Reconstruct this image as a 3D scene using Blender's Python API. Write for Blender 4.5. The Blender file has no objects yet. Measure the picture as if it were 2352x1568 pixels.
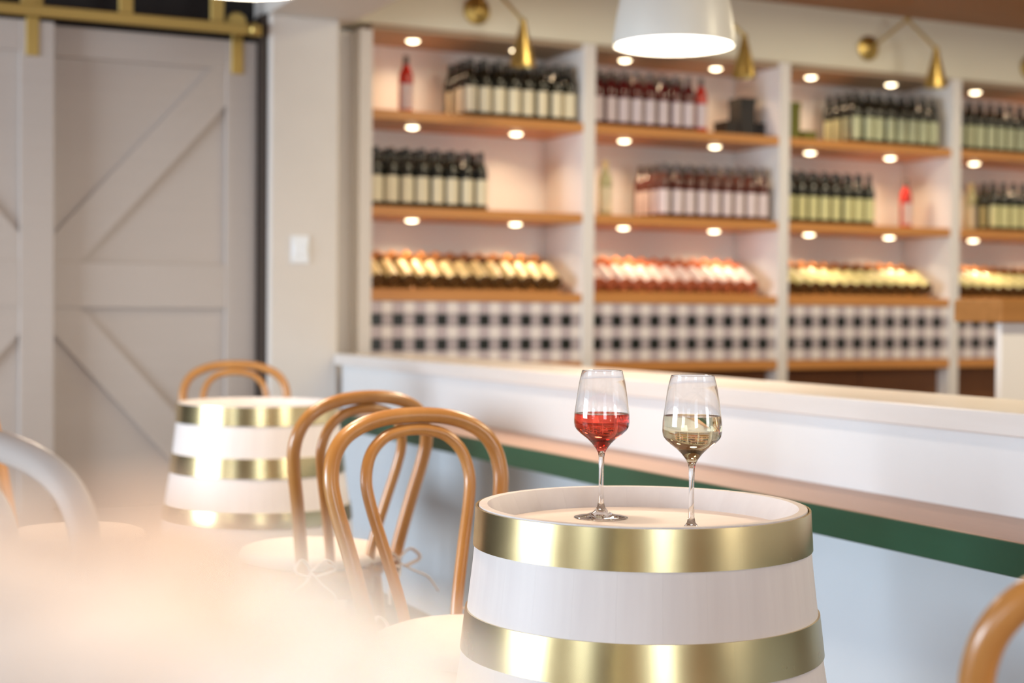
import bpy, bmesh, math, random
from mathutils import Vector, Matrix
random.seed(7)
SC = bpy.context.scene
COL = SC.collection
PI = math.pi

# ------------------------------------------------------------------ camera, world, lights, exposure
HEAD = math.atan(0.4834); CH, SH = math.cos(HEAD), math.sin(HEAD)
EYE = 1.27
def W(r, f, z=0.0):
    """a point r metres right and f metres ahead of the photographer, in room coordinates"""
    return Vector((CH*r + SH*f, -SH*r + CH*f, z))

PITCH = math.radians(1.145); ROLL = 0.008
F = Vector((SH*math.cos(PITCH), CH*math.cos(PITCH), -math.sin(PITCH)))
R0 = Vector((CH, -SH, 0)); U0 = R0.cross(F)
R = R0*math.cos(ROLL) + U0*math.sin(ROLL)
U = -R0*math.sin(ROLL) + U0*math.cos(ROLL)
cd = bpy.data.cameras.new('camera'); cam = bpy.data.objects.new('camera', cd); COL.objects.link(cam)
cd.sensor_width = 36; cd.lens = 3473/2352*36; cd.clip_start = 0.01; cd.clip_end = 100
cam.matrix_world = Matrix(((R.x, U.x, -F.x, 0), (R.y, U.y, -F.y, 0), (R.z, U.z, -F.z, EYE), (0, 0, 0, 1)))
cd.dof.use_dof = True; cd.dof.focus_distance = 2.45
cd.dof.aperture_fstop = 2.8
cd.dof.aperture_blades = 0
SC.camera = cam

SC.view_settings.view_transform = 'Standard'; SC.view_settings.look = 'None'
SC.view_settings.gamma = 1.0; SC.view_settings.use_curve_mapping = False
SC.view_settings.exposure = -0.55
SC.cycles.use_denoising = True
SC.cycles.max_bounces = 12; SC.cycles.transmission_bounces = 12; SC.cycles.glossy_bounces = 6
SC.cycles.diffuse_bounces = 5
SC.cycles.sample_clamp_indirect = 6.0
SC.cycles.blur_glossy = 0.5

wd = bpy.data.worlds.new('sky'); SC.world = wd; wd.use_nodes = True
wd.node_tree.nodes['Background'].inputs[0].default_value = (0.75, 0.87, 1.0, 1)
wd.node_tree.nodes['Background'].inputs[1].default_value = 2.0

def area(name, loc, direction, sx, sy, power, col, shape='RECTANGLE', spread=180):
    l = bpy.data.lights.new(name, 'AREA'); l.shape = shape; l.size = sx; l.size_y = sy
    l.energy = power; l.color = col; l.spread = math.radians(spread)
    o = bpy.data.objects.new(name, l); COL.objects.link(o); o.location = loc
    o.rotation_euler = Vector(direction).to_track_quat('-Z', 'Y').to_euler()
    return o
DAY = (0.76, 0.88, 1.0); WARM = (1.0, 0.72, 0.50)
area('window_light', (-6.12, 4.2, 1.5), (1, .12, -.42), 3.2, 1.8, 560, DAY, spread=140)
area('window_light', (-6.12, -1.0, 1.5), (1, 0, -.42), 1.8, 1.8, 60, DAY, spread=140)
area('window_light', (-0.6, -4.12, 1.5), (0, 1, -.42), 1.5, 1.8, 95, DAY, spread=140)
area('window_light', (4.9, -4.12, 1.5), (0, 1, -.42), 1.8, 1.8, 130, (.95, .93, .9), spread=140)
for x, y, pw, sp in ((0.45, -0.5, 26, 100), (1.9, -0.4, 42, 110), (0.6, 4.6, 9, 100), (0.95, 2.7, 8, 62)):  # unseen fill lights added to brighten flowers, barrel and doors; no fittings
    area('ceiling_fill_light', (x, y, 2.97), (0, 0, -1), 0.3, 0.3, pw, (1.0, .79, .60), 'DISK', sp)
for x, y, pw in ((4.4, 2.4, 95), (3.5, 5.8, 26), (5.6, 5.8, 30), (7.6, 5.8, 26)):  # more added fill lights, for the header and the barrel's right side
    area('ceiling_fill_light', (x, y, 2.97), (0, 0, -1), 0.5, 0.5, pw, (1.0, .87, .60), 'DISK')

# ------------------------------------------------------------------ materials
def mat(name, col, rough=0.5, metal=0.0, noise=None, **kw):
    m = bpy.data.materials.new(name); m.use_nodes = True
    nt = m.node_tree; b = nt.nodes['Principled BSDF']
    b.inputs['Base Color'].default_value = (*col, 1)
    b.inputs['Roughness'].default_value = rough
    b.inputs['Metallic'].default_value = metal
    for k, v in kw.items():
        b.inputs[k.replace('_', ' ')].default_value = v
    if noise:
        # noise = (scale xyz, second colour, bump strength, roughness spread)
        sc, c2, bump, rs = noise
        tc = nt.nodes.new('ShaderNodeTexCoord'); mp = nt.nodes.new('ShaderNodeMapping')
        mp.inputs['Scale'].default_value = sc
        nz = nt.nodes.new('ShaderNodeTexNoise'); nz.inputs['Detail'].default_value = 5
        nz.inputs['Scale'].default_value = 1.0
        rp = nt.nodes.new('ShaderNodeValToRGB')
        rp.color_ramp.elements[0].position = 0.3; rp.color_ramp.elements[1].position = 0.7
        rp.color_ramp.elements[0].color = (*c2, 1); rp.color_ramp.elements[1].color = (*col, 1)
        nt.links.new(tc.outputs['Object'], mp.inputs['Vector']); nt.links.new(mp.outputs[0], nz.inputs['Vector'])
        nt.links.new(nz.outputs['Fac'], rp.inputs[0]); nt.links.new(rp.outputs[0], b.inputs['Base Color'])
        if bump:
            bp = nt.nodes.new('ShaderNodeBump'); bp.inputs['Strength'].default_value = bump
            bp.inputs['Distance'].default_value = 0.002
            nt.links.new(nz.outputs['Fac'], bp.inputs['Height']); nt.links.new(bp.outputs[0], b.inputs['Normal'])
        if rs:
            mr = nt.nodes.new('ShaderNodeMapRange')
            mr.inputs['To Min'].default_value = rough - rs; mr.inputs['To Max'].default_value = rough + rs
            nt.links.new(nz.outputs['Fac'], mr.inputs['Value']); nt.links.new(mr.outputs[0], b.inputs['Roughness'])
    return m
def emit(name, col, s):
    m = bpy.data.materials.new(name); m.use_nodes = True
    b = m.node_tree.nodes['Principled BSDF']
    b.inputs['Base Color'].default_value = (*col, 1)
    b.inputs['Emission Color'].default_value = (*col, 1); b.inputs['Emission Strength'].default_value = s
    return m

M = dict(
 wall=mat('painted_plaster', (0.75, 0.71, 0.66), 0.7, noise=((6, 6, 6), (0.73, 0.69, 0.64), 0.05, 0)),
 cream=mat('cream_wall_paint', (0.80, 0.76, 0.62), 0.6),
 dark=mat('unlit_black', (0.015, 0.012, 0.012), 0.8),  # lack of light over the doors put into the colour
 frame=mat('gap_shade_brown', (0.045, 0.03, 0.022), 0.6),  # shade of the gap beside the door, as a colour
 door=mat('door_paint', (0.53, 0.475, 0.435), 0.45, noise=((1.5, 1.5, 30), (0.515, 0.46, 0.42), 0.05, 0)),
 timber=mat('ceiling_timber', (0.38, 0.18, 0.07), 0.5, noise=((1, 20, 20), (0.31, 0.14, 0.05), 0.1, 0)),
 floor=mat('floor_boards', (0.26, 0.17, 0.11), 0.45, noise=((12, 1, 12), (0.20, 0.125, 0.08), 0.1, 0)),
 counter=mat('counter_paint', (0.80, 0.81, 0.82), 0.2, noise=((4, 4, 6), (0.79, 0.80, 0.81), 0.01, 0.02)),
 skytint=mat('sky_tinted_paint', (0.66, 0.73, 0.79), 0.2, noise=((4, 4, 6), (0.65, 0.72, 0.78), 0.01, 0.02)),  # counter paint with the bluish window reflection put into its colour
 bartop=mat('bar_top', (0.80, 0.76, 0.73), 0.32, noise=((30, 2, 30), (0.76, 0.71, 0.67), 0.03, 0.04)),
 green=mat('green_paint', (0.018, 0.085, 0.045), 0.35, noise=((20, 2, 20), (0.014, 0.07, 0.036), 0.03, 0)),
 ledge=mat('pale_wood_ledge', (0.56, 0.36, 0.26), 0.4, noise=((30, 1.2, 30), (0.50, 0.31, 0.215), 0.06, 0.05)),
 unit=mat('unit_white_paint', (0.80, 0.77, 0.75), 0.45),
 shelfwood=mat('oiled_shelf_wood', (0.64, 0.29, 0.085), 0.4, noise=((1.5, 30, 30), (0.54, 0.23, 0.06), 0.05, 0.05)),
 brownwood=mat('brown_oiled_wood', (0.38, 0.17, 0.045), 0.4, noise=((1.5, 30, 30), (0.30, 0.13, 0.03), 0.05, 0.05)),
 tan=mat('tan_soffit_paint', (0.42, 0.31, 0.21), 0.6),
 cupboard=mat('brown_cupboard_wood', (0.20, 0.075, 0.022), 0.5, noise=((2, 20, 5), (0.13, 0.045, 0.013), 0.05, 0)),
 tileb=mat('black_tile', (0.008, 0.011, 0.008), 0.3),
 tileg=mat('lilac_tile', (0.54, 0.46, 0.49), 0.3),
 tiled=mat('darker_grey_tile', (0.44, 0.38, 0.40), 0.3),
 tilew=mat('white_tile', (0.86, 0.80, 0.78), 0.25),
 grout=mat('grout', (0.55, 0.50, 0.48), 0.8),
 brass=mat('brushed_brass', (0.66, 0.54, 0.29), 0.26, 1.0, noise=((7, 7, 9), (0.62, 0.50, 0.26), 0.01, 0.04)),
 brassd=mat('aged_brass', (0.50, 0.36, 0.12), 0.38, 1.0),
 stave=mat('white_stained_oak', (0.83, 0.79, 0.77), 0.5, noise=((40, 40, 2.5), (0.78, 0.735, 0.72), 0.12, 0.08)),
 head=mat('white_stained_head', (0.84, 0.76, 0.71), 0.45, noise=((3, 40, 10), (0.80, 0.71, 0.65), 0.05, 0.05)),
 bent=mat('honey_bentwood', (0.56, 0.27, 0.075), 0.3, noise=((14, 14, 3), (0.44, 0.19, 0.045), 0.03, 0.05), Coat_Weight=0.4, Coat_Roughness=0.2),
 bentw=mat('white_painted_bentwood', (0.80, 0.78, 0.76), 0.3),
 cushion=mat('cream_cotton', (0.82, 0.74, 0.68), 0.9, noise=((200, 200, 200), (0.78, 0.70, 0.64), 0.2, 0)),
 glass=mat('clear_glass', (1, 1, 1), 0.0, Transmission_Weight=1.0, IOR=1.5),
 rose=mat('rose_wine', (0.93, 0.10, 0.06), 0.0, Transmission_Weight=1.0, IOR=1.34),
 white=mat('white_wine', (0.96, 0.90, 0.66), 0.0, Transmission_Weight=1.0, IOR=1.34),
 shade=mat('white_enamel', (0.80, 0.80, 0.74), 0.35),
 glow=emit('pendant_diffuser', (1.0, 0.93, 0.84), 7.0),
 lamp=emit('downlight_lens', (1.0, 0.80, 0.52), 12.0),
 bgreen=mat('dark_bottle_glass', (0.006, 0.007, 0.004), 0.06, Specular_IOR_Level=0.8),
 bamber=mat('amber_bottle_glass', (0.10, 0.045, 0.012), 0.08, Specular_IOR_Level=0.8),
 bred=mat('rose_bottle_glass', (0.09, 0.006, 0.008), 0.08, Specular_IOR_Level=0.8),
 bbright=mat('bright_rose_bottle_glass', (0.50, 0.02, 0.012), 0.08, Specular_IOR_Level=0.8),
 bbrown=mat('brown_rose_bottle_glass', (0.10, 0.02, 0.012), 0.08, Specular_IOR_Level=0.8),
 bpale=mat('pale_bottle_glass', (0.52, 0.50, 0.28), 0.08, Specular_IOR_Level=0.8),
 bcop=mat('copper_rose_bottle_glass', (0.50, 0.13, 0.06), 0.1, Specular_IOR_Level=0.8),
 lcream=mat('cream_label', (0.80, 0.72, 0.52), 0.5),
 lgold=mat('pale_gold_label', (0.80, 0.64, 0.33), 0.4),
 lyell=mat('yellow_green_label', (0.66, 0.62, 0.30), 0.5),
 lgreen=mat('pale_green_label', (0.50, 0.52, 0.32), 0.5),
 llilac=mat('lilac_label', (0.66, 0.56, 0.58), 0.5),
 lpink=mat('pink_label', (0.74, 0.62, 0.62), 0.5),
 capd=mat('black_capsule', (0.02, 0.018, 0.016), 0.35),
 capb=mat('brown_capsule', (0.42, 0.17, 0.05), 0.35),
 capg=mat('grey_capsule', (0.11, 0.085, 0.08), 0.35),
 capc=mat('copper_capsule', (0.55, 0.20, 0.09), 0.35),
 black=mat('black_card', (0.014, 0.012, 0.012), 0.6),
 olive=mat('olive_card', (0.14, 0.15, 0.015), 0.6),
 plate=mat('switch_plastic', (0.85, 0.90, 0.95), 0.3),
 bloom=mat('cream_petal', (0.94, 0.91, 0.88), 0.8, Subsurface_Weight=0.15),
 blush=mat('tan_petal', (0.76, 0.60, 0.48), 0.8),
 champ=mat('champagne_petal', (0.87, 0.77, 0.68), 0.8),
 stem=mat('dried_stem', (0.45, 0.30, 0.16), 0.8),
 vase=mat('cream_ceramic', (0.86, 0.78, 0.70), 0.4),
)

# ------------------------------------------------------------------ helpers
def link(name, me, parent=None, loc=None, rot=None):
    o = bpy.data.objects.new(name, me); COL.objects.link(o)
    if parent: o.parent = parent
    if loc is not None: o.location = loc
    if rot is not None: o.rotation_euler = rot
    return o
def finish(bm, name, m, smooth=False, auto=None):
    bmesh.ops.recalc_face_normals(bm, faces=bm.faces[:])
    me = bpy.data.meshes.new(name); bm.to_mesh(me); bm.free()
    me.materials.append(M[m] if isinstance(m, str) else m)
    if smooth:
        me.polygons.foreach_set('use_smooth', [True]*len(me.polygons))
        if auto: me.set_sharp_from_angle(angle=math.radians(auto))
    return me
def add_box(bm, lo, hi, bev=0.0, seg=1):
    vs = [bm.verts.new((x, y, z)) for x in (lo[0], hi[0]) for y in (lo[1], hi[1]) for z in (lo[2], hi[2])]
    fs = [bm.faces.new([vs[i] for i in q]) for q in ((0,1,3,2),(4,6,7,5),(0,4,5,1),(2,3,7,6),(0,2,6,4),(1,5,7,3))]
    if bev:
        es = list({e for f in fs for e in f.edges})
        bmesh.ops.bevel(bm, geom=es, offset=bev, segments=seg, affect='EDGES', profile=0.5)
def box_mesh(name, lo, hi, m, bev=0.0, seg=1):
    bm = bmesh.new(); add_box(bm, lo, hi, bev, seg); return finish(bm, name, m)
def box(name, lo, hi, m, parent=None, bev=0.0, seg=1):
    """a box whose object origin is its own lower centre"""
    c = Vector(((lo[0]+hi[0])/2, (lo[1]+hi[1])/2, lo[2]))
    me = box_mesh(name, Vector(lo)-c, Vector(hi)-c, m, bev, seg)
    return link(name, me, parent, c)
def lathe(prof, n=48, close=False):
    """surface of revolution of (radius, z) points"""
    bm = bmesh.new(); rings = []
    for r, z in prof:
        if r < 1e-6: rings.append([bm.verts.new((0, 0, z))])
        else: rings.append([bm.verts.new((r*math.cos(2*PI*i/n), r*math.sin(2*PI*i/n), z)) for i in range(n)])
    pairs = list(zip(rings, rings[1:]))
    if close: pairs.append((rings[-1], rings[0]))
    for a, b in pairs:
        for i in range(n):
            j = (i+1) % n
            if len(a) == 1 and len(b) == 1: continue
            if len(a) == 1: bm.faces.new((a[0], b[i], b[j]))
            elif len(b) == 1: bm.faces.new((a[i], b[0], a[j]))
            else: bm.faces.new((a[i], b[i], b[j], a[j]))
    return bm
def catmull(pts, sub=6):
    P = [Vector(p) for p in pts]; out = []
    for i in range(len(P)-1):
        p0 = P[i-1] if i else P[0]*2-P[1]; p1, p2 = P[i], P[i+1]
        p3 = P[i+2] if i+2 < len(P) else P[-1]*2-P[-2]
        for k in range(sub):
            t = k/sub
            out.append(0.5*((2*p1)+(p2-p0)*t+(2*p0-5*p1+4*p2-p3)*t*t+(3*p1-p0-3*p2+p3)*t**3))
    out.append(P[-1]); return out
def add_tube(bm, pts, rad, n=12, closed=False, flat=1.0):
    """tube along a path, radius a number or a function of 0..1"""
    P = [Vector(p) for p in pts]; N = len(P); rings = []; prev = None
    for i, p in enumerate(P):
        if closed: t = (P[(i+1) % N]-P[i-1]).normalized()
        else: t = (P[min(i+1, N-1)]-P[max(i-1, 0)]).normalized()
        if prev is None:
            a = Vector((0, 0, 1)) if abs(t.z) < 0.9 else Vector((0, 1, 0))
            prev = (a - t*a.dot(t)).normalized()
        prev = (prev - t*prev.dot(t)).normalized(); b = t.cross(prev)
        r = rad(i/(N-1)) if callable(rad) else rad
        rings.append([bm.verts.new(p + (prev*math.cos(2*PI*k/n)*flat + b*math.sin(2*PI*k/n))*r) for k in range(n)])
    prs = list(zip(rings, rings[1:])) + ([(rings[-1], rings[0])] if closed else [])
    for a, c in prs:
        for k in range(n):
            bm.faces.new((a[k], a[(k+1) % n], c[(k+1) % n], c[k]))
    if not closed:
        bm.faces.new(rings[0][::-1]); bm.faces.new(rings[-1])
def tube_mesh(name, pts, rad, m, n=12, closed=False, flat=1.0):
    bm = bmesh.new(); add_tube(bm, pts, rad, n, closed, flat); return finish(bm, name, m, True, 50)
def tag(o, label, cat, group=None, kind=None):
    if kind: o['kind'] = kind
    if label: o['label'] = label
    if cat: o['category'] = cat
    if group: o['group'] = group
    return o
def thing(name, label, cat, loc=(0, 0, 0), rz=0.0, group=None):
    o = bpy.data.objects.new(name, None); COL.objects.link(o); o.empty_display_size = 0.1
    o.location = loc; o.rotation_euler = (0, 0, rz)
    return tag(o, label, cat, group)
def struct(o, label=None, cat=None): return tag(o, label, cat, None, 'structure')

# ------------------------------------------------------------------ the room
XL, XR, YF, YB, ZC = -6.0, 9.4, -4.0, 7.15, 3.02
struct(box('floor', (XL-.2, YF-.2, -0.1), (XR+.2, 7.9, 0), 'floor'), 'brown timber floor of the tasting room', 'floor')
struct(box('ceiling', (XL-.2, YF-.2, ZC), (XR+.2, 7.9, ZC+.1), 'timber'), 'brown timber ceiling above the bottle shelving', 'ceiling')
def wall_with_openings(name, axis, at, span, opens, th=0.15):
    """a wall in the plane axis=at, spanning span, with openings (a0,a1,z0,z1)"""
    bm = bmesh.new()
    def bx(a0, a1, z0, z1):
        if axis == 'x': add_box(bm, (at-th, a0, z0), (at, a1, z1))
        else: add_box(bm, (a0, at-th, z0), (a1, at, z1))
    a = span[0]
    for o0, o1, z0, z1 in opens:
        bx(a, o0, 0, ZC); bx(o0, o1, 0, z0); bx(o0, o1, z1, ZC); a = o1
    bx(a, span[1], 0, ZC)
    return struct(link(name, finish(bm, name, 'wall')), 'white painted wall with window openings', 'wall')
wall_with_openings('wall_left', 'x', XL, (YF, YB+.2), [(-1.95, -0.05, .7, 2.8), (2.5, 5.9, .7, 2.8)])
wall_with_openings('wall_front', 'y', YF, (XL-.15, XR), [(-1.4, .2, .7, 2.8), (3.95, 5.85, .7, 2.8)])
w = struct(box('wall_right', (XR, YF, 0), (XR+.15, 7.8, ZC), 'wall'), 'white painted wall at the far right end', 'wall')
def window(n, axis, at, a0, a1, nb):
    e = thing('window_%d' % n, 'white framed window outside the picture', 'window'); e['kind'] = 'structure'
    bars = [(a0, a0+.06, .7, 2.8), (a1-.06, a1, .7, 2.8), (a0+.06, a1-.06, .7, .76), (a0+.06, a1-.06, 2.74, 2.8)]
    for k in range(1, nb): c = a0+(a1-a0)*k/nb; bars.append((c-.03, c+.03, .76, 2.74))
    for b0, b1, z0, z1 in bars:
        lo, hi = ((at-.10, b0, z0), (at-.04, b1, z1)) if axis == 'x' else ((b0, at-.10, z0), (b1, at-.04, z1))
        box('window_frame', lo, hi, 'unit', e)
window(1, 'x', XL, 2.5, 5.9, 3); window(2, 'x', XL, -1.95, -.05, 2)
window(3, 'y', YF, -1.4, .2, 2); window(4, 'y', YF, 3.95, 5.85, 2)
# the back wall: coloured black for the unlit opening at the sliding doors, then the pillar, then the bottle shelving
struct(box('wall_back', (XL, YB, 0), (2.07, YB+.15, ZC), 'dark'), 'wall coloured black as the unlit opening above and behind the sliding doors', 'wall')
struct(box('wall_pillar', (2.065, 6.9, 0), (2.41, YB+.15, 2.66), 'wall', bev=.012), 'white painted wall pier with light switch, between sliding door and bottle shelves', 'wall')
struct(box('gap_shade_strip', (2.045, 6.93, 0), (2.065, YB, 2.66), 'frame'), 'dark brown strip standing for the shaded gap between sliding door and white pier', 'trim')  # shadowed gap by the door built as a dark strip
struct(box('wall_recess', (2.41, 7.18, 0), (2.575, YB+.15, 2.66), 'wall'), 'shaded wall strip recessed between white pier and shelving post', 'wall')
struct(box('trim_2', (2.06, YF, 2.66), (2.49, YB+.15, ZC), 'wall', bev=.004), 'white boxed beam along the ceiling above the bar, ending at the pier', 'beam')
struct(box('wall_header', (2.49, 7.06, 2.69), (XR, 7.6, ZC), 'cream'), 'cream wall band above the bottle shelving, carrying the brass wall lamps', 'wall')
struct(box('wall_rear', (2.07, 7.56, 0), (XR, 7.7, ZC), 'wall'), 'white wall behind the bottle shelving', 'wall')

# sliding doors
def barn_door(n, x0, x1, y, flip, strapx, label):
    """a framed sliding door whose front plane is y"""
    z0, z1 = .02, 2.537
    e = thing('door_%d' % n, label, 'door', ((x0+x1)/2, y+.03, 0)); e['kind'] = 'structure'
    cx = (x0+x1)/2; hw = (x1-x0)/2
    box('door_panel', (-hw+.01, .0, z0+.005), (hw-.01, .03, z1-.005), 'door', e)
    sw = .148
    for sx in (-1, 1):
        a, b = sorted((sx*hw, sx*(hw-sw)))
        box('stile', (a, -.03, z0), (b, 0, z1), 'door', e, .003)
    zm = 1.375
    for a, b in ((2.40, z1), (zm-.105, zm+.105), (z0, .35)):
        box('cross_rail', (-hw+sw, -.028, a), (hw-sw, 0, b), 'door', e, .003)
    # diagonal braces run from the middle rail on one side to the far corners
    L, Rr = -hw+sw, hw-sw
    for sgn, zt in ((1, 2.40), (-1, .35)):
        p = [(L, zm+sgn*.222), (L, zm+sgn*.105), (L+.12, zm+sgn*.105), (Rr, zt-sgn*.17), (Rr, zt), (Rr-.07, zt)]
        if flip: p = [(-a, b) for a, b in p]
        bm = bmesh.new()
        fr = [bm.verts.new((a, -.022, b)) for a, b in p]; bk = [bm.verts.new((a, 0, b)) for a, b in p]
        bm.faces.new(fr); bm.faces.new(bk[::-1])
        for i in range(len(p)):
            j = (i+1) % len(p); bm.faces.new((fr[i], fr[j], bk[j], bk[i]))
        link('brace', finish(bm, 'brace', 'door'), e)
    for sx in strapx:
        s = link('hanger_strap', box_mesh('hanger_strap', (-.028, -.006, 2.38), (.028, 0, 2.66), 'brassd', .002), e, (sx-cx, -.031, 0))
        s['label'] = 'brass hanger strap'
        bm = lathe([(0, 0), (.045, 0), (.05, .006), (.05, .016), (.045, .022), (0, .022)], 24)
        link('roller', finish(bm, 'roller', 'brassd', True, 40), s, (0, .028, 2.625), (PI/2, 0, 0))
    return e
barn_door(1, .955, 2.04, 7.03, False, (1.943,), 'right-hand beige sliding door with diagonal braces, beside the white pier')
barn_door(2, .01, 1.095, 6.955, True, (1.0, .12), 'left-hand beige sliding door overlapping the other at the left picture edge')
rl = thing('sliding_door_rail', 'long brass rail over the two beige sliding doors', 'rail', (1.0, 6.93, 2.573))
link('rail_bar', box_mesh('rail_bar', (-1.6, -.018, -.026), (1.03, .0, .026), 'brassd', .004), rl)
bm = lathe([(0, 0), (.02, 0), (.034, .012), (.034, .03), (.02, .04), (0, .042)], 20)
link('end_stop', finish(bm, 'end_stop', 'brassd', True, 40), rl, (.99, 0, 0), (0, PI/2, 0)).location = (.965, -.024, 0)
for px in (-.45, -.02, .404, .822):
    b = link('rail_bracket', box_mesh('rail_bracket', (-.032, 0, -.01), (.032, .02, .447), 'brassd', .003), rl, (px-.0, 0, 0))
sw = thing('light_switch', 'white double light switch on the white pier beside the sliding door', 'switch', (2.214, 6.899, 1.555))
link('switch_plate', box_mesh('switch_plate', (-.044, -.008, -.065), (.044, 0, .065), 'plate', .003, 2), sw)
for dx in (-.018, .018):
    link('rocker', box_mesh('rocker', (-.012, -.013, -.028), (.012, -.008, .028), 'plate', .002), sw, (dx, 0, 0))

# ------------------------------------------------------------------ bar counter
cn = thing('bar_counter', 'long white bar counter with pale top slab and green-edged lower ledge', 'counter', (2.58, 2.45, 0))
def cbox(name, lo, hi, m, bev=0.0):
    c = Vector((2.58, 2.45, 0)); return link(name, box_mesh(name, Vector(lo)-c, Vector(hi)-c, m, bev), cn)
Y0, Y1 = -2.0, 6.895
cbox('top_slab', (2.385, Y0, 1.008), (2.775, Y1, 1.06), 'bartop', .003)
cbox('upper_panel', (2.425, Y0, .83), (2.75, Y1, 1.0079), 'counter')
cbox('lower_panel', (2.425, Y0, 0.0), (2.75, Y1, .83), 'skytint')
lg = cbox('ledge', (2.166, Y0, .758), (2.4249, 6.16, .8265), 'green', .002)
lg['label'] = 'dark green edged ledge below the bar top'
tp = cbox('ledge_top', (2.168, Y0, .8265), (2.4249, 6.158, .8295), 'ledge'); tp['label'] = 'pale pinkish wood ledge surface'

# ------------------------------------------------------------------ bottle shelving
PX = [2.605, 3.866, 5.127, 6.388, 7.649]           # post centres
YS = 7.07                                           # front plane
BAYN = ['first', 'second', 'third', 'fourth']
BAYL = ['white shelving bay at the left, next to the white pier',
        'white shelving bay second from left, with a rose bottle block and black boxes',
        'white shelving bay third from left, with an olive box on its top shelf',
        'white shelving bay at the right picture edge, behind the cream cabinet']
S1, S2, S3 = 2.222, 1.742, 1.318                    # undersides of the shelves
TH = 0.048
TP = (1.191)/20
tile_me = {k: box_mesh('tile', (-TP/2+.0012, -.008, -TP/2+.0012), (TP/2-.0012, 0, TP/2-.0012), m, .0012) for k, m in (('b', 'tileb'), ('g', 'tileg'), ('d', 'tiled'), ('w', 'tilew'))}
dl_bm = lathe([(0, -.013), (.014, -.012), (.026, -.008), (.033, -.002), (.033, .004), (.0, .004)], 20)
dl_me = finish(dl_bm, 'downlight', 'lamp')
ring_me = finish(lathe([(.033, -.001), (.042, -.001), (.042, .004), (.033, .004)], 24, True), 'downlight_ring', 'shade', True, 40)
lights = []
for b in range(4):
    xa, xb = PX[b]+.035, PX[b+1]-.035; cx = (xa+xb)/2; hw = (xb-xa)/2
    e = thing('bottle_shelving', BAYL[b], 'shelving', (cx, YS, 0), 0, 'bays of the bottle wall')
    def part(name, lo, hi, m, bev=0.0, par=e): return link(name, box_mesh(name, lo, hi, m, bev), par)
    part('post', (hw, 0, 0), (hw+.07, .45, 2.689), 'unit', .002)
    if b == 0: part('post', (-hw-.07, 0, 0), (-hw, .45, 2.659), 'unit', .002)
    part('back_panel', (-hw, .45, .96), (hw, .47, 2.689), 'unit')
    part('top_panel', (-hw, .02, 2.665), (hw, .45, 2.689), 'tan')
    part('shelf', (-hw, .005, S1), (hw, .45, S1+TH), 'shelfwood', .002)
    part('shelf', (-hw, .005, S2), (hw, .45, S2+TH), 'shelfwood', .002)
    part('shelf', (-hw, .005, S3), (hw, .45, S3+TH), 'shelfwood', .002)
    part('worktop', (-hw, .0, .952), (hw, .45, 1.004), 'shelfwood', .002)
    part('plinth', (-hw, .12, 0), (hw, .45, .08), 'cupboard')
    for k in (0, 1):
        d = part('cupboard_door', (-hw+k*hw+.004, .10, .09), (k*hw-.004, .125, .945), 'cupboard', .003)
    part('cupboard_body', (-hw, .126, .085), (hw, .449, .951), 'cupboard')
    part('tile_backing', (-hw, .02, 1.0045), (hw, .035, S3), 'grout')
    # chequered tiles: black, grey and white, 20 columns by 5 rows
    for row in range(5):
        for c in range(20):
            k = ('g' if c % 2 == 0 else 'w') if row % 2 == 0 else ('b' if c % 2 == 0 else 'd')
            link('tile', tile_me[k], e, (-hw+TP*(c+.5), .02, 1.0355+.0625*row))
    for lv in (S1, S2, 2.665):
        for s in (-1, 1):
            lx = s*.298
            g = link('downlight', dl_me, e, (lx, .21, lv-.0045)); g['label'] = 'lit round recessed downlight'
            link('trim_ring', ring_me, g, (0, 0, 0))
            lights.append((cx+lx, YS+.21, lv-.006, lv))
    # sloping stand under the reclining bottles
    bm = bmesh.new()
    pr = [(.06, S3+TH), (.06, S3+TH+.012), (.40, S3+TH+.205), (.42, S3+TH+.205), (.42, S3+TH)]
    l = [bm.verts.new((-hw+.01, y, z)) for y, z in pr]; r = [bm.verts.new((hw-.10, y, z)) for y, z in pr]
    bm.faces.new(l); bm.faces.new(r[::-1])
    for i in range(5): bm.faces.new((l[i], l[(i+1) % 5], r[(i+1) % 5], r[i]))
    link('display_wedge', finish(bm, 'display_wedge', 'shelfwood'), e)
for x, y, z, lv in lights:
    a = area('downlight_beam', (x, y, z-.016), (0, 0, -1), .05, .05, 2.0, (1.0, .72, .44), 'DISK', 135)

# bottles ----------------------------------------------------------
def bottle_meshes(glass, label, cap, wide=False):
    prof = [(0, .006), (.018, .004), (.033, 0), (.0375, .004), (.0375, .19), (.034, .212), (.024, .232), (.0165, .25), (.0145, .262), (.0145, .298), (.0, .299)]
    g = finish(lathe(prof, 20), 'wine_bottle', glass, True, 60)
    bm = bmesh.new(); z0, z1 = (.012, .16) if wide else (.026, .155)
    A = [math.radians(-90 - 66 + 132*k/10) for k in range(11)]
    lo = [bm.verts.new((.0382*math.cos(a), .0382*math.sin(a), z0)) for a in A]
    hi = [bm.verts.new((.0382*math.cos(a), .0382*math.sin(a), z1)) for a in A]
    for k in range(10): bm.faces.new((lo[k], lo[k+1], hi[k+1], hi[k]))
    lb = finish(bm, 'label_paper', label, True)
    cp = finish(lathe([(.0147, .245), (.0158, .245), (.0158, .3005), (.0, .3015), ], 16), 'capsule', cap, True, 60)
    return g, lb, cp
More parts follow.
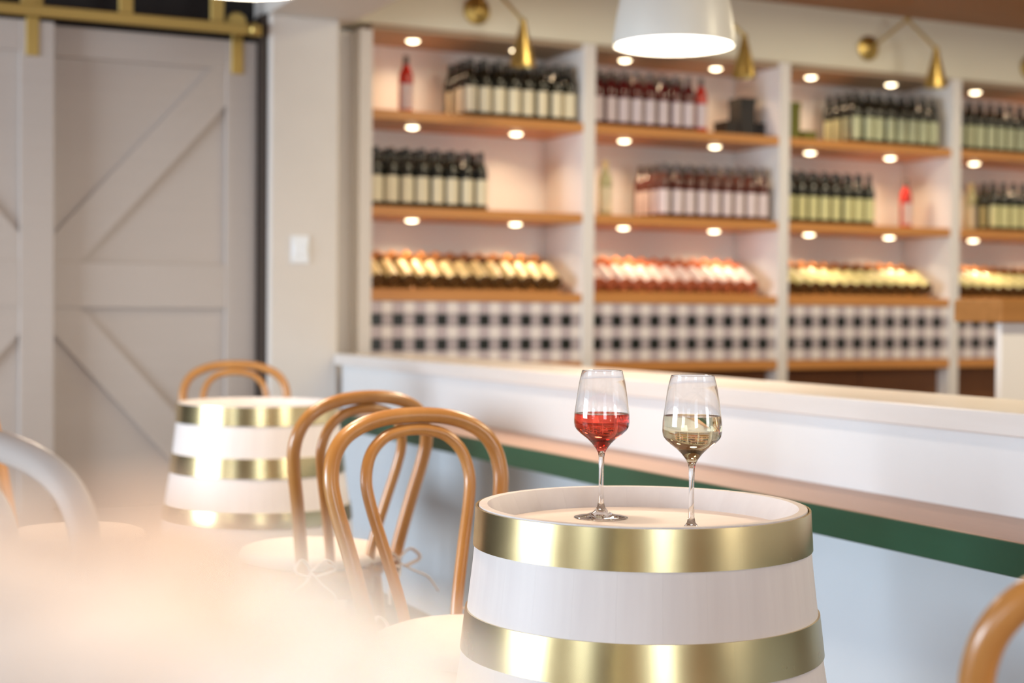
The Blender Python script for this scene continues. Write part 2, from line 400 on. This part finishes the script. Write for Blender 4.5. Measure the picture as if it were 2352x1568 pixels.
BM = {
 'dark_cream': bottle_meshes('bgreen', 'lcream', 'capd'),
 'dark_green': bottle_meshes('bgreen', 'lgreen', 'capd'),
 'dark_yellow': bottle_meshes('bgreen', 'lyell', 'capd'),
 'red_lilac': bottle_meshes('bred', 'llilac', 'capg'),
 'red_pink': bottle_meshes('bbrown', 'lpink', 'capg'),
 'bright': bottle_meshes('bbright', 'llilac', 'capg'),
 'pale': bottle_meshes('bpale', 'lcream', 'lgold'),
 'dark_gold': bottle_meshes('bamber', 'lgold', 'capb', True),
 'copper': bottle_meshes('bcop', 'lpink', 'capc', True),
 'dark_gold2': bottle_meshes('bamber', 'lyell', 'capb', True),
}
DESC = {'dark_cream': 'dark wine bottle, cream label', 'dark_green': 'dark wine bottle, greenish label',
        'dark_yellow': 'dark wine bottle, yellow-green label', 'red_lilac': 'deep red rose bottle, lilac label',
        'red_pink': 'rose bottle, pinkish label', 'bright': 'single bright red rose bottle',
        'pale': 'single pale bottle', 'dark_gold': 'reclining bottle, gold label',
        'copper': 'reclining rose bottle, pink label', 'dark_gold2': 'reclining bottle, yellow label'}
ORD = ['first', 'second', 'third', 'fourth', 'fifth', 'sixth', 'seventh', 'eighth', 'ninth', 'tenth', 'eleventh', 'twelfth', 'thirteenth', 'fourteenth', 'fifteenth', 'sixteenth']
ROWN = ['front', 'second', 'third', 'fourth']
def bottle(kind, x, y, z, label, group=None, tilt=0.0, rz=0.0):
    g, lb, cp = BM[kind]
    o = link('wine_bottle', g, None, (x, y, z), (-tilt, 0, rz))
    tag(o, label, 'bottle', group)
    link('label_paper', lb, o); link('capsule', cp, o)
    return o
def block(kind, bay, shelf, x0, n, rows, step=.0825):
    zz = {'top': S1+TH, 'middle': S2+TH}[shelf]
    for r in range(rows):
        for i in range(n):
            bottle(kind, x0+i*step+random.uniform(-.002, .002), YS+.07+r*.083+random.uniform(-.003, .003), zz,
                   '%s, %s from left in %s row, %s shelf, %s bay' % (DESC[kind], ORD[i], ROWN[r], shelf, BAYN[bay]),
                   '%s bottles on the %s shelf of the %s bay' % (kind.replace('_', ' '), shelf, BAYN[bay]), 0, random.uniform(-.25, .25))
def display(kind, bay, x0, n, step=.0835, lean=0.0):
    for i in range(n):
        bottle(kind, x0+i*step, YS+.035, S3+TH+.0515, '%s, %s from left on the display shelf, %s bay' % (DESC[kind], ORD[i], BAYN[bay]),
               'reclining bottles on the display shelf of the %s bay' % BAYN[bay], math.radians(60))
# first bay x 2.64..3.83
block('dark_cream', 0, 'top', 3.20, 8, 4)
block('dark_cream', 0, 'middle', 2.685, 8, 3)
display('dark_gold', 0, 2.69, 13)
bottle('bright', 2.88, YS+.16, S1+TH, 'single bright red rose bottle on the top shelf, first bay')
# second bay 3.90..5.09
block('red_lilac', 1, 'top', 3.945, 8, 3)
bottle('bright', 3.945+8*.0825, YS+.07, S1+TH, 'bright red bottle at the right end of the top shelf row, second bay')
block('red_pink', 1, 'middle', 4.37, 9, 4, .0815)
bottle('pale', 4.03, YS+.12, S2+TH, 'single pale gold bottle on the middle shelf, second bay')
display('copper', 1, 3.945, 13)
# third bay 5.16..6.35
block('dark_green', 2, 'top', 5.68, 8, 4)
block('dark_yellow', 2, 'middle', 5.205, 8, 3)
bottle('bright', 6.173, YS+.20, S2+TH, 'single bright red rose bottle on the middle shelf, third bay')
display('dark_gold2', 2, 5.21, 13)
# fourth bay 6.42..
block('dark_green', 3, 'top', 6.46, 9, 3)
block('dark_yellow', 3, 'middle', 6.745, 7, 3)
bottle('pale', 6.686, YS+.2, S2+TH, 'single pale bottle on the middle shelf, fourth bay')
display('dark_gold2', 3, 6.47, 12)
# boxes on the top shelves
def carton(name, x, y, z, sx, sy, sz, m, label, group=None):
    e = thing(name, label, 'box', (x, y, z), 0, group)
    link('carton', box_mesh('carton', (-sx/2, -sy/2, 0), (sx/2, sy/2, sz*.82), m, .002), e)
    link('lid', box_mesh('lid', (-sx/2-.003, -sy/2-.003, sz*.82), (sx/2+.003, sy/2+.003, sz), m, .002), e)
T = S1+TH
carton('gift_box', 4.862, YS+.2, T, .09, .12, .09, 'black', 'small black box left of the tall one, top shelf, second bay', 'black boxes')
carton('gift_box', 4.97, YS+.2, T, .105, .12, .23, 'black', 'tallest black box, in the middle of three, top shelf, second bay', 'black boxes')
carton('gift_box', 5.081, YS+.2, T, .09, .12, .09, 'black', 'small black box right of the tall one, top shelf, second bay', 'black boxes')
carton('gift_box', 5.235, YS+.12, T, .105, .09, .215, 'olive', 'upright olive green box at the left end of third bay top shelf')
carton('gift_box', 5.36, YS+.12, T, .10, .08, .055, 'olive', 'low dark olive box beside the upright olive box')

# ------------------------------------------------------------------ brass wall lamps on the header
def wall_lamp(x, z, elbow, jt, label):
    e = thing('wall_lamp', label, 'wall lamp', (x, 7.06, z), 0, 'brass swing-arm wall lamps')
    bm = lathe([(0, 0), (.062, 0), (.072, .006), (.072, .014), (.05, .022), (.022, .03), (.018, .05), (0, .052)], 32)
    link('wall_plate', finish(bm, 'wall_plate', 'brassd', True, 40), e, (0, 0, 0), (PI/2, 0, 0))
    ev = Vector(elbow)-Vector((x, 7.06, z)); jv = Vector(jt)-Vector((x, 7.06, z))
    link('arm', tube_mesh('arm', [(0, -.045, 0), ev], .0085, 'brassd', 10), e)
    link('arm', tube_mesh('arm', [ev, jv], .0085, 'brassd', 10), e)
    bm = bmesh.new(); bmesh.ops.create_uvsphere(bm, u_segments=12, v_segments=8, radius=.018)
    link('joint', finish(bm, 'joint', 'brassd', True), e, ev)
    bm = bmesh.new(); bmesh.ops.create_uvsphere(bm, u_segments=12, v_segments=8, radius=.016)
    link('joint', finish(bm, 'joint', 'brassd', True), e, jv)
    bm = lathe([(.0, 0), (.016, -.002), (.022, -.035), (.026, -.05), (.066, -.212), (.063, -.212), (.023, -.052), (0, -.045)], 32)
    s = link('lamp_shade', finish(bm, 'lamp_shade', 'brassd', True, 40), e, jv + Vector((0, 0, -.005)))
    bm = bmesh.new(); bmesh.ops.create_uvsphere(bm, u_segments=12, v_segments=8, radius=.022)
    link('bulb', finish(bm, 'bulb', 'shade', True), s, (0, 0, -.12))
    return e
for x, z, el, jt, l in (
    (3.194, 2.80, (3.16, 6.84, 2.90), (3.285, 6.70, 2.695), 'leftmost brass swing-arm lamp with cone shade on the wall above the bottles'),
    (4.445, 2.81, (4.42, 6.84, 2.96), (4.590, 6.70, 2.735), 'brass swing-arm cone lamp beside the white pendant, its plate behind the pendant'),
    (5.694, 2.815, (5.81, 6.85, 2.957), (5.892, 6.70, 2.775), 'brass swing-arm cone lamp on wall above the third shelving bay, arm fully seen'),
    (6.945, 2.80, (7.06, 6.85, 2.95), (7.15, 6.70, 2.76), 'brass wall lamp cut off by the right picture edge, only its plate seen')):
    wall_lamp(x, z, el, jt, l)

# ------------------------------------------------------------------ pendants
def pendant(loc, label):
    e = thing('pendant_lamp', label, 'pendant lamp', (loc.x, loc.y, loc.z), 0, 'white dome pendants')
    prof = [(.20, 0), (.198, .03), (.188, .10), (.172, .18), (.150, .25), (.115, .31), (.07, .345), (.03, .358), (0, .36),]
    inner = [(0, .35), (.03, .348), (.066, .336), (.108, .303), (.144, .245), (.166, .177), (.182, .098), (.193, .03), (.196, 0)]
    bm = lathe(prof + inner[1:], 56, False)
    s = link('lamp_shade', finish(bm, 'lamp_shade', 'shade', True, 50), e)
    bm = lathe([(0, .012), (.186, .012), (.186, .018), (0, .018)], 48)
    d = link('diffuser', finish(bm, 'diffuser', 'glow', False), e); d['label'] = 'glowing round diffuser'
    link('cap', finish(lathe([(0, .355), (.03, .355), (.028, .41), (.01, .425), (0, .425)], 24), 'cap', 'brassd', True, 40), e)
    link('cord', tube_mesh('cord', [(0, 0, .42), (0, 0, ZC-loc.z-.02)], .004, 'black', 8), e)
    link('ceiling_rose', finish(lathe([(0, ZC-loc.z-.03), (.05, ZC-loc.z-.03), (.055, ZC-loc.z), (0, ZC-loc.z)], 24), 'ceiling_rose', 'brassd', True, 40), e)
    area('pendant_beam', (loc.x, loc.y, loc.z+.006), (0, 0, -1), .34, .34, 26, (1, .80, .60), 'DISK')
p = W((1541-1176)/3473*4.96, 4.96); p.z = 2.14
pendant(p, 'white dome pendant lamp with glowing opening, hanging above the bar counter')
p = W((550-1176)/3473*4.12, 4.12); p.z = 2.146
pendant(p, 'white pendant lamp at the upper left, only its bottom rim in the picture')

# ------------------------------------------------------------------ barrels
PRF = [(0, .322), (.1, .3165), (.2445, .2935), (.3105, .2855), (.4125, .2735), (.4785, .2695)]
def prof_r(z):   # outer radius of the staves
    d = abs(z-.4775)
    for (a, ra), (b, rb) in zip(PRF, PRF[1:]):
        if d <= b: return ra+(rb-ra)*(d-a)/(b-a)
    return PRF[-1][1]
NST = 26; BH = .955
def barrel(cx, cy, label, rz=0.0):
    e = thing('barrel_table', label, 'barrel', (cx, cy, 0), rz, 'white barrels with brass hoops')
    da = 2*PI/NST
    if 'stave' not in BMESH:
        bm = bmesh.new(); nz = 20; na = 8; g = .00004
        zs = [BH*i/nz for i in range(nz+1)]
        def ring(rf, z, inset=0):
            out = []
            for k in range(na+1):
                a = -da/2 + da*k/na; r = rf(z) + inset
                if k == 0: a += g/r
                if k == na: a -= g/r
                out.append(bm.verts.new((r*math.cos(a), r*math.sin(a), z)))
            return out
        def rin(z):
            d = min(z, BH-z)
            return prof_r(z) - (.034 if d > .03 else .016 + .018*d/.03)
        outr = [ring(lambda q: prof_r(q)-(.0025 if q in (zs[0], zs[-1]) else 0), z) for z in zs]
        zi = [0, .03, .06] + zs[2:-2] + [BH-.06, BH-.03, BH]
        inr = [ring(rin, z) for z in zi]
        for rr in (outr, inr):
            for a, b in zip(rr, rr[1:]):
                for k in range(na): bm.faces.new((a[k], a[k+1], b[k+1], b[k]))
        for a, b in ((outr[0], inr[0]), (outr[-1], inr[-1])):
            for k in range(na): bm.faces.new((a[k], a[k+1], b[k+1], b[k]))
        for k in (0, na):
            bm.faces.new([q[k] for q in outr] + [q[k] for q in inr[::-1]])
        BMESH['stave'] = finish(bm, 'stave', 'stave', True, 35)
        BMESH['head'] = finish(lathe([(0, 0), (prof_r(.92)-.0335, 0), (prof_r(.92)-.0335, -.02), (0, -.02)], 64), 'barrel_head', 'head', True, 35)
        BMESH['hoops'] = []
        for za, zb in ((.8905, .953), (.722, .787), (.56, .612)):
            pr = []
            for k in range(5):
                z = za+(zb-za)*k/4; pr.append((prof_r(z)+.0035, z))
            pr2 = [(prof_r(zb)+.0001, zb), (prof_r(za)+.0001, za)]
            BMESH['hoops'].append(finish(lathe(pr+pr2, 96, True), 'hoop', 'brass', True, 35))
            pr = [(r, BH-z) for r, z in pr+pr2]
            BMESH['hoops'].append(finish(lathe(pr, 96, True), 'hoop', 'brass', True, 35))
    for i in range(NST): link('stave', BMESH['stave'], e, (0, 0, 0), (0, 0, da*i))
    link('barrel_head', BMESH['head'], e, (0, 0, .92))
    link('barrel_head', BMESH['head'], e, (0, 0, .055))
    for h in BMESH['hoops']: link('hoop', h, e)['label'] = 'brushed brass hoop'
    return e
BMESH = {}
B1 = W((1478-1176)/3473*2.476, 2.476); B2 = W((594-1176)/3473*5.15, 5.15); B3 = W(-.16, .52)
barrel(B1.x, B1.y, 'white barrel table with brass hoops in the foreground, carrying two wine glasses', .06)
barrel(B2.x, B2.y, 'white barrel table with brass hoops further back, near the sliding doors', .1)
barrel(B3.x, B3.y, 'white barrel table below the picture, under the blurred cream flowers', .2)

# ------------------------------------------------------------------ wine glasses
def wine_glass(r, f, label, wmat, wname, level, rz=0):
    k = 1.05
    outer = [(0, .0), (.0445, .0), (.0460, .0007), (.0455, .0016), (.036, .0030), (.024, .0052), (.0125, .0105), (.007, .018), (.0048, .027), (.0042, .045), (.0042, .085), (.0048, .1035), (.006, .1103),
             (.0075, .1133), (.0095, .1172), (.0125, .1215), (.0168, .127), (.0248, .1348), (.0357, .1430), (.0425, .1495), (.0460, .1550), (.0472, .1623), (.0468, .178), (.0446, .1936), (.042, .2132), (.0387, .2328), (.0343, .2500), (.0342, .2506)]
    inner = [(.0338, .2508), (.0334, .2506), (.0334, .2500), (.0378, .2328), (.0411, .2132), (.0437, .1936), (.0459, .178), (.0463, .1625), (.0450, .1556), (.0415, .1503), (.0347, .1440), (.0238, .1360), (.0157, .1283), (.0111, .1228), (.0072, .1185), (.0035, .1158), (0, .1150)]
    p = W(r, f, .9201)
    e = thing('wine_glass', label, 'wine glass', p, rz, 'wine glasses on the barrel')
    g = link('glass_body', finish(lathe(outer+inner, 96), 'glass_body', 'glass', True, 55), e)
    liq = [(0, .1150-.0001)]
    pts = inner[::-1]
    for (ra, za), (rb, zb) in zip(pts, pts[1:]):
        if zb <= level: liq.append((rb+.0002, zb))
        else:
            tt = (level-za)/(zb-za); rr = ra+(rb-ra)*tt; liq.append((rr+.0002, level)); break
    rr = liq[-1][0]
    liq += [(rr-.0012, level-.0004), (0, level-.0004)]
    w = link(wname, finish(lathe(liq, 72), wname, wmat, True, 45), e)
    w['label'] = {'rose_wine': 'bright red rose wine', 'white_wine': 'pale straw white wine'}[wname]
wine_glass((1384-1176)/3473*2.57, 2.57, 'stemmed glass with bright red wine, left of the two on the barrel', 'rose', 'rose_wine', .1775)
wine_glass((1592-1176)/3473*2.39, 2.39, 'stemmed glass with pale white wine, right of the two on the barrel', 'white', 'white_wine', .187)

# ------------------------------------------------------------------ bentwood stools
def stool(seat, facing, label, clabel, white=False):
    """seat: (r, f) of the seat centre; facing: angle of the front, 0 = towards the camera, + to picture right"""
    p = W(*seat); fd = W(math.sin(facing), -math.cos(facing))
    rz = math.atan2(fd.y, fd.x) + PI/2           # local -Y is the front
    e = thing('bentwood_stool', label, 'stool', (p.x, p.y, 0), rz, 'bentwood stools with cream cushions')
    if 'seat' not in SM:
        bm = lathe([(0, .585), (.17, .585), (.184, .578), (.19, .59), (.19, .598), (.184, .606), (0, .606)], 48)
        SM['seat'] = finish(bm, 'seat', 'bent', True, 40)
        def hoop(half, rad, name):
            full = [(-x, z) for x, z in half] + [(x, z) for x, z in half[::-1][1:]]
            pts = catmull([(x, .165+.085*max(0, (z-.6)/.46)**1.0, z) for x, z in full], 6)
            return tube_mesh(name, pts, rad, 'bent', 14)
        SM['outer'] = hoop([(.135, .578), (.148, .66), (.172, .78), (.195, .88), (.2, .935), (.186, .985), (.15, 1.022), (.085, 1.046), (0, 1.053)], .0165, 'back_hoop')
        SM['inner'] = hoop([(.056, .578), (.064, .66), (.092, .78), (.115, .87), (.122, .925), (.108, .975), (.075, 1.008), (.035, 1.021), (0, 1.024)], .0125, 'inner_hoop')
        SM['leg'] = []
        for sx, sy in ((-1, -1), (1, -1), (-1, 1), (1, 1)):
            pts = catmull([(sx*.115, sy*.115, .584), (sx*.128, sy*.128, .42), (sx*.145, sy*.148, .2), (sx*.17, sy*.178, .0)], 5)
            SM['leg'].append(tube_mesh('leg', pts, lambda t: .0165-.004*t, 'bent', 12))
        SM['ring'] = tube_mesh('foot_ring', [(.185*math.cos(2*PI*i/40), .185*math.sin(2*PI*i/40), .24) for i in range(40)], .011, 'bent', 10, True)
        SM['apron'] = finish(lathe([(.158, .53), (.168, .53), (.168, .5845), (.158, .5845)], 40, True), 'apron_ring', 'bent', True, 40)
    link('seat', SM['seat'], e); link('back_hoop', SM['outer'], e); link('inner_hoop', SM['inner'], e)
    for m_ in SM['leg']: link('leg', m_, e)
    if white: e.scale = (1.07, 1.07, 1.07)
    link('foot_ring', SM['ring'], e); link('apron_ring', SM['apron'], e)
    if white:
        for ch in e.children:
            me = ch.data.copy(); me.materials[0] = M['bentw']; ch.data = me
    if clabel:
        c = thing('seat_cushion', clabel, 'cushion', (p.x, p.y, .607*(1.07 if white else 1)), rz, 'round cream seat cushions')
        if 'pad' not in SM:
            SM['pad'] = finish(lathe([(0, .0), (.17, .0), (.188, .006), (.196, .018), (.19, .032), (.17, .04), (.08, .043), (0, .042)], 48), 'cushion_pad', 'cushion', True)
            SM['tie'] = []
            for sx in (-1, 1):
                bm = bmesh.new()
                x = sx*.135; y = .185
                add_tube(bm, catmull([(x*.9, .16, .012), (x, .195, .02), (x+sx*.03, .205, .045), (x+sx*.055, .215, .02), (x+sx*.01, .21, .0)], 5), .006, 8, False, .5)
                add_tube(bm, catmull([(x, .2, .012), (x-sx*.035, .215, .04), (x-sx*.06, .22, .015), (x-sx*.005, .212, .0)], 5), .006, 8, False, .5)
                add_tube(bm, catmull([(x, .2, .01), (x+sx*.03, .222, -.01), (x+sx*.07, .23, -.03), (x+sx*.10, .235, -.07)], 5), .005, 8, False, .5)
                add_tube(bm, catmull([(x, .2, .01), (x-sx*.02, .222, -.02), (x-sx*.05, .23, -.05), (x-sx*.055, .235, -.09)], 5), .005, 8, False, .5)
                SM['tie'].append(finish(bm, 'ribbon_tie', 'cushion', True))
        link('cushion_pad', SM['pad'], c)
        for t in SM['tie']: link('ribbon_tie', t, c)
    return e
SM = {}
def at_hoop(base, facing, d=.17):
    """seat centre from the middle of the hoop's foot"""
    return (base[0]+math.sin(facing)*d, base[1]-math.cos(facing)*d)
fa = math.radians(33)
stool(at_hoop((-.160, 3.07), fa), fa, 'bentwood stool just left of the front barrel, its rounded back in focus', 'cream cushion on the stool beside the front barrel, mostly hidden by blur')
fb = math.radians(180+40)
stool(at_hoop((-.410, 3.84), fb), fb, 'bentwood stool second from front, its back to the camera', 'cream tied cushion on the stool whose back faces the camera')
fc = math.radians(5)
stool(at_hoop((-1.075, 5.84), fc), fc, 'darker bentwood stool behind the rear barrel, only its back top seen', 'cream cushion on the stool hidden behind the rear barrel')
fd_ = math.radians(105)
stool((-1.215, 4.2), fd_, 'bentwood stool at the far left, mostly lost in pale blur', 'pale round cushion seat at the lower left, seen through the blur')
fe = math.radians(10)
stool(at_hoop((.635, 1.40), math.radians(170)), math.radians(170), 'bentwood stool at the lower right corner, only a curve of its back seen', 'cream cushion on the stool cut off at the lower right corner')
stool(at_hoop((-.685, 1.6), 0), 0, 'white bentwood stool cut off by the left picture edge, pale and blurred', 'cream cushion on the white stool at the left picture edge', True)

# ------------------------------------------------------------------ cream cabinet at the right
q = W((2300-1176)/3473*5.6, 5.6)
cb = thing('service_cabinet', 'cream cabinet with thick wooden top at the right picture edge behind the bar', 'cabinet', (q.x, q.y, 0))
link('body', box_mesh('body', (0, 0, 0), (1.6, .03, 1.243), 'unit', .003), cb)
link('wooden_top', box_mesh('wooden_top', (-.05, -.05, 1.2435), (1.65, .2, 1.327), 'brownwood', .004), cb)

# ------------------------------------------------------------------ blurred flowers close to the lens
VP = W(-.04, .25)
fl = thing('flower_arrangement', 'vase of cream and tan flowers, a large soft blur at the lower left', 'flowers', (VP.x, VP.y, .9201), -HEAD)
link('vase', finish(lathe([(0, 0), (.04, 0), (.05, .02), (.055, .07), (.045, .12), (.03, .15), (.034, .165), (.031, .165), (.027, .15), (.04, .12), (.05, .07), (.045, .02), (0, .008)], 40), 'vase', 'vase', True, 50), fl)
def bloom_mesh(name, m, R_):
    """a full rose-like head: rings of cupped petals round a closed heart"""
    bm = bmesh.new()
    bmesh.ops.create_icosphere(bm, subdivisions=2, radius=R_*.52)
    for layer, (n, top, rr) in enumerate(((4, 18, .62), (5, 34, .76), (6, 52, .89), (7, 74, 1.0))):
        for i in range(n):
            az = 2*PI*(i+layer*.4)/n; grid = []
            for v in range(4):
                row = []
                for u_ in range(5):
                    q = u_/4-.5; t_ = v/3
                    pol = math.radians(155+(top+22*(2*q)**2-155)*t_)
                    rad = R_*rr*(1+.10*t_*t_)
                    a = az + q*(2*PI/n)*1.5
                    row.append(bm.verts.new((rad*math.sin(pol)*math.cos(a), rad*math.sin(pol)*math.sin(a), rad*math.cos(pol)*.85)))
                grid.append(row)
            for v in range(3):
                for u_ in range(4):
                    bm.faces.new((grid[v][u_], grid[v][u_+1], grid[v+1][u_+1], grid[v+1][u_]))
    return finish(bm, name, m, True)
HR = .026
random.seed(3)
bl = bloom_mesh('flower_head', 'bloom', HR); bt = bloom_mesh('tan_flower_head', 'blush', HR)
bc = bl.copy(); bc.materials[0] = M['champ']
# (metres right and ahead of the lens, height of the top, scale, tan?)
for (hr, hf, top, k, tan) in (
    (-.060, .21, 1.240, 1.0, 2), (-.034, .21, 1.229, 1.0, 0), (-.016, .22, 1.212, .9, 0), (-.049, .24, 1.234, 1.0, 0),
    (-.028, .25, 1.222, 1.0, 0), (-.080, .24, 1.242, 1.0, 2), (-.047, .20, 1.217, 1.1, 2), (-.024, .20, 1.206, 1.0, 0),
    (-.090, .23, 1.212, .9, 1), (-.100, .26, 1.238, .9, 1), (-.066, .27, 1.239, .8, 1), (-.044, .29, 1.222, .9, 0), (-.077, .20, 1.20, 1.0, 1),
    (-.020, .25, 1.194, .9, 0), (-.014, .28, 1.19, .9, 0)):
    z = top - HR*k*.75 - .9201; dx = hr+.04; dy = hf-.25
    o = link('flower_head', (bl, bt, bc)[tan], fl, (dx, dy, z), (random.uniform(-.3, .3), random.uniform(-.3, .3), random.uniform(0, 6)))
    o.scale = (k, k, k)
    if tan: o['label'] = ('', 'tan flower head', 'champagne coloured flower head')[tan]
    link('stem', tube_mesh('stem', [(dx*.15, dy*.15, .05), (dx*.3, dy*.3, .16), (dx*.98, dy*.98, z)], .0018, 'stem', 6), fl)
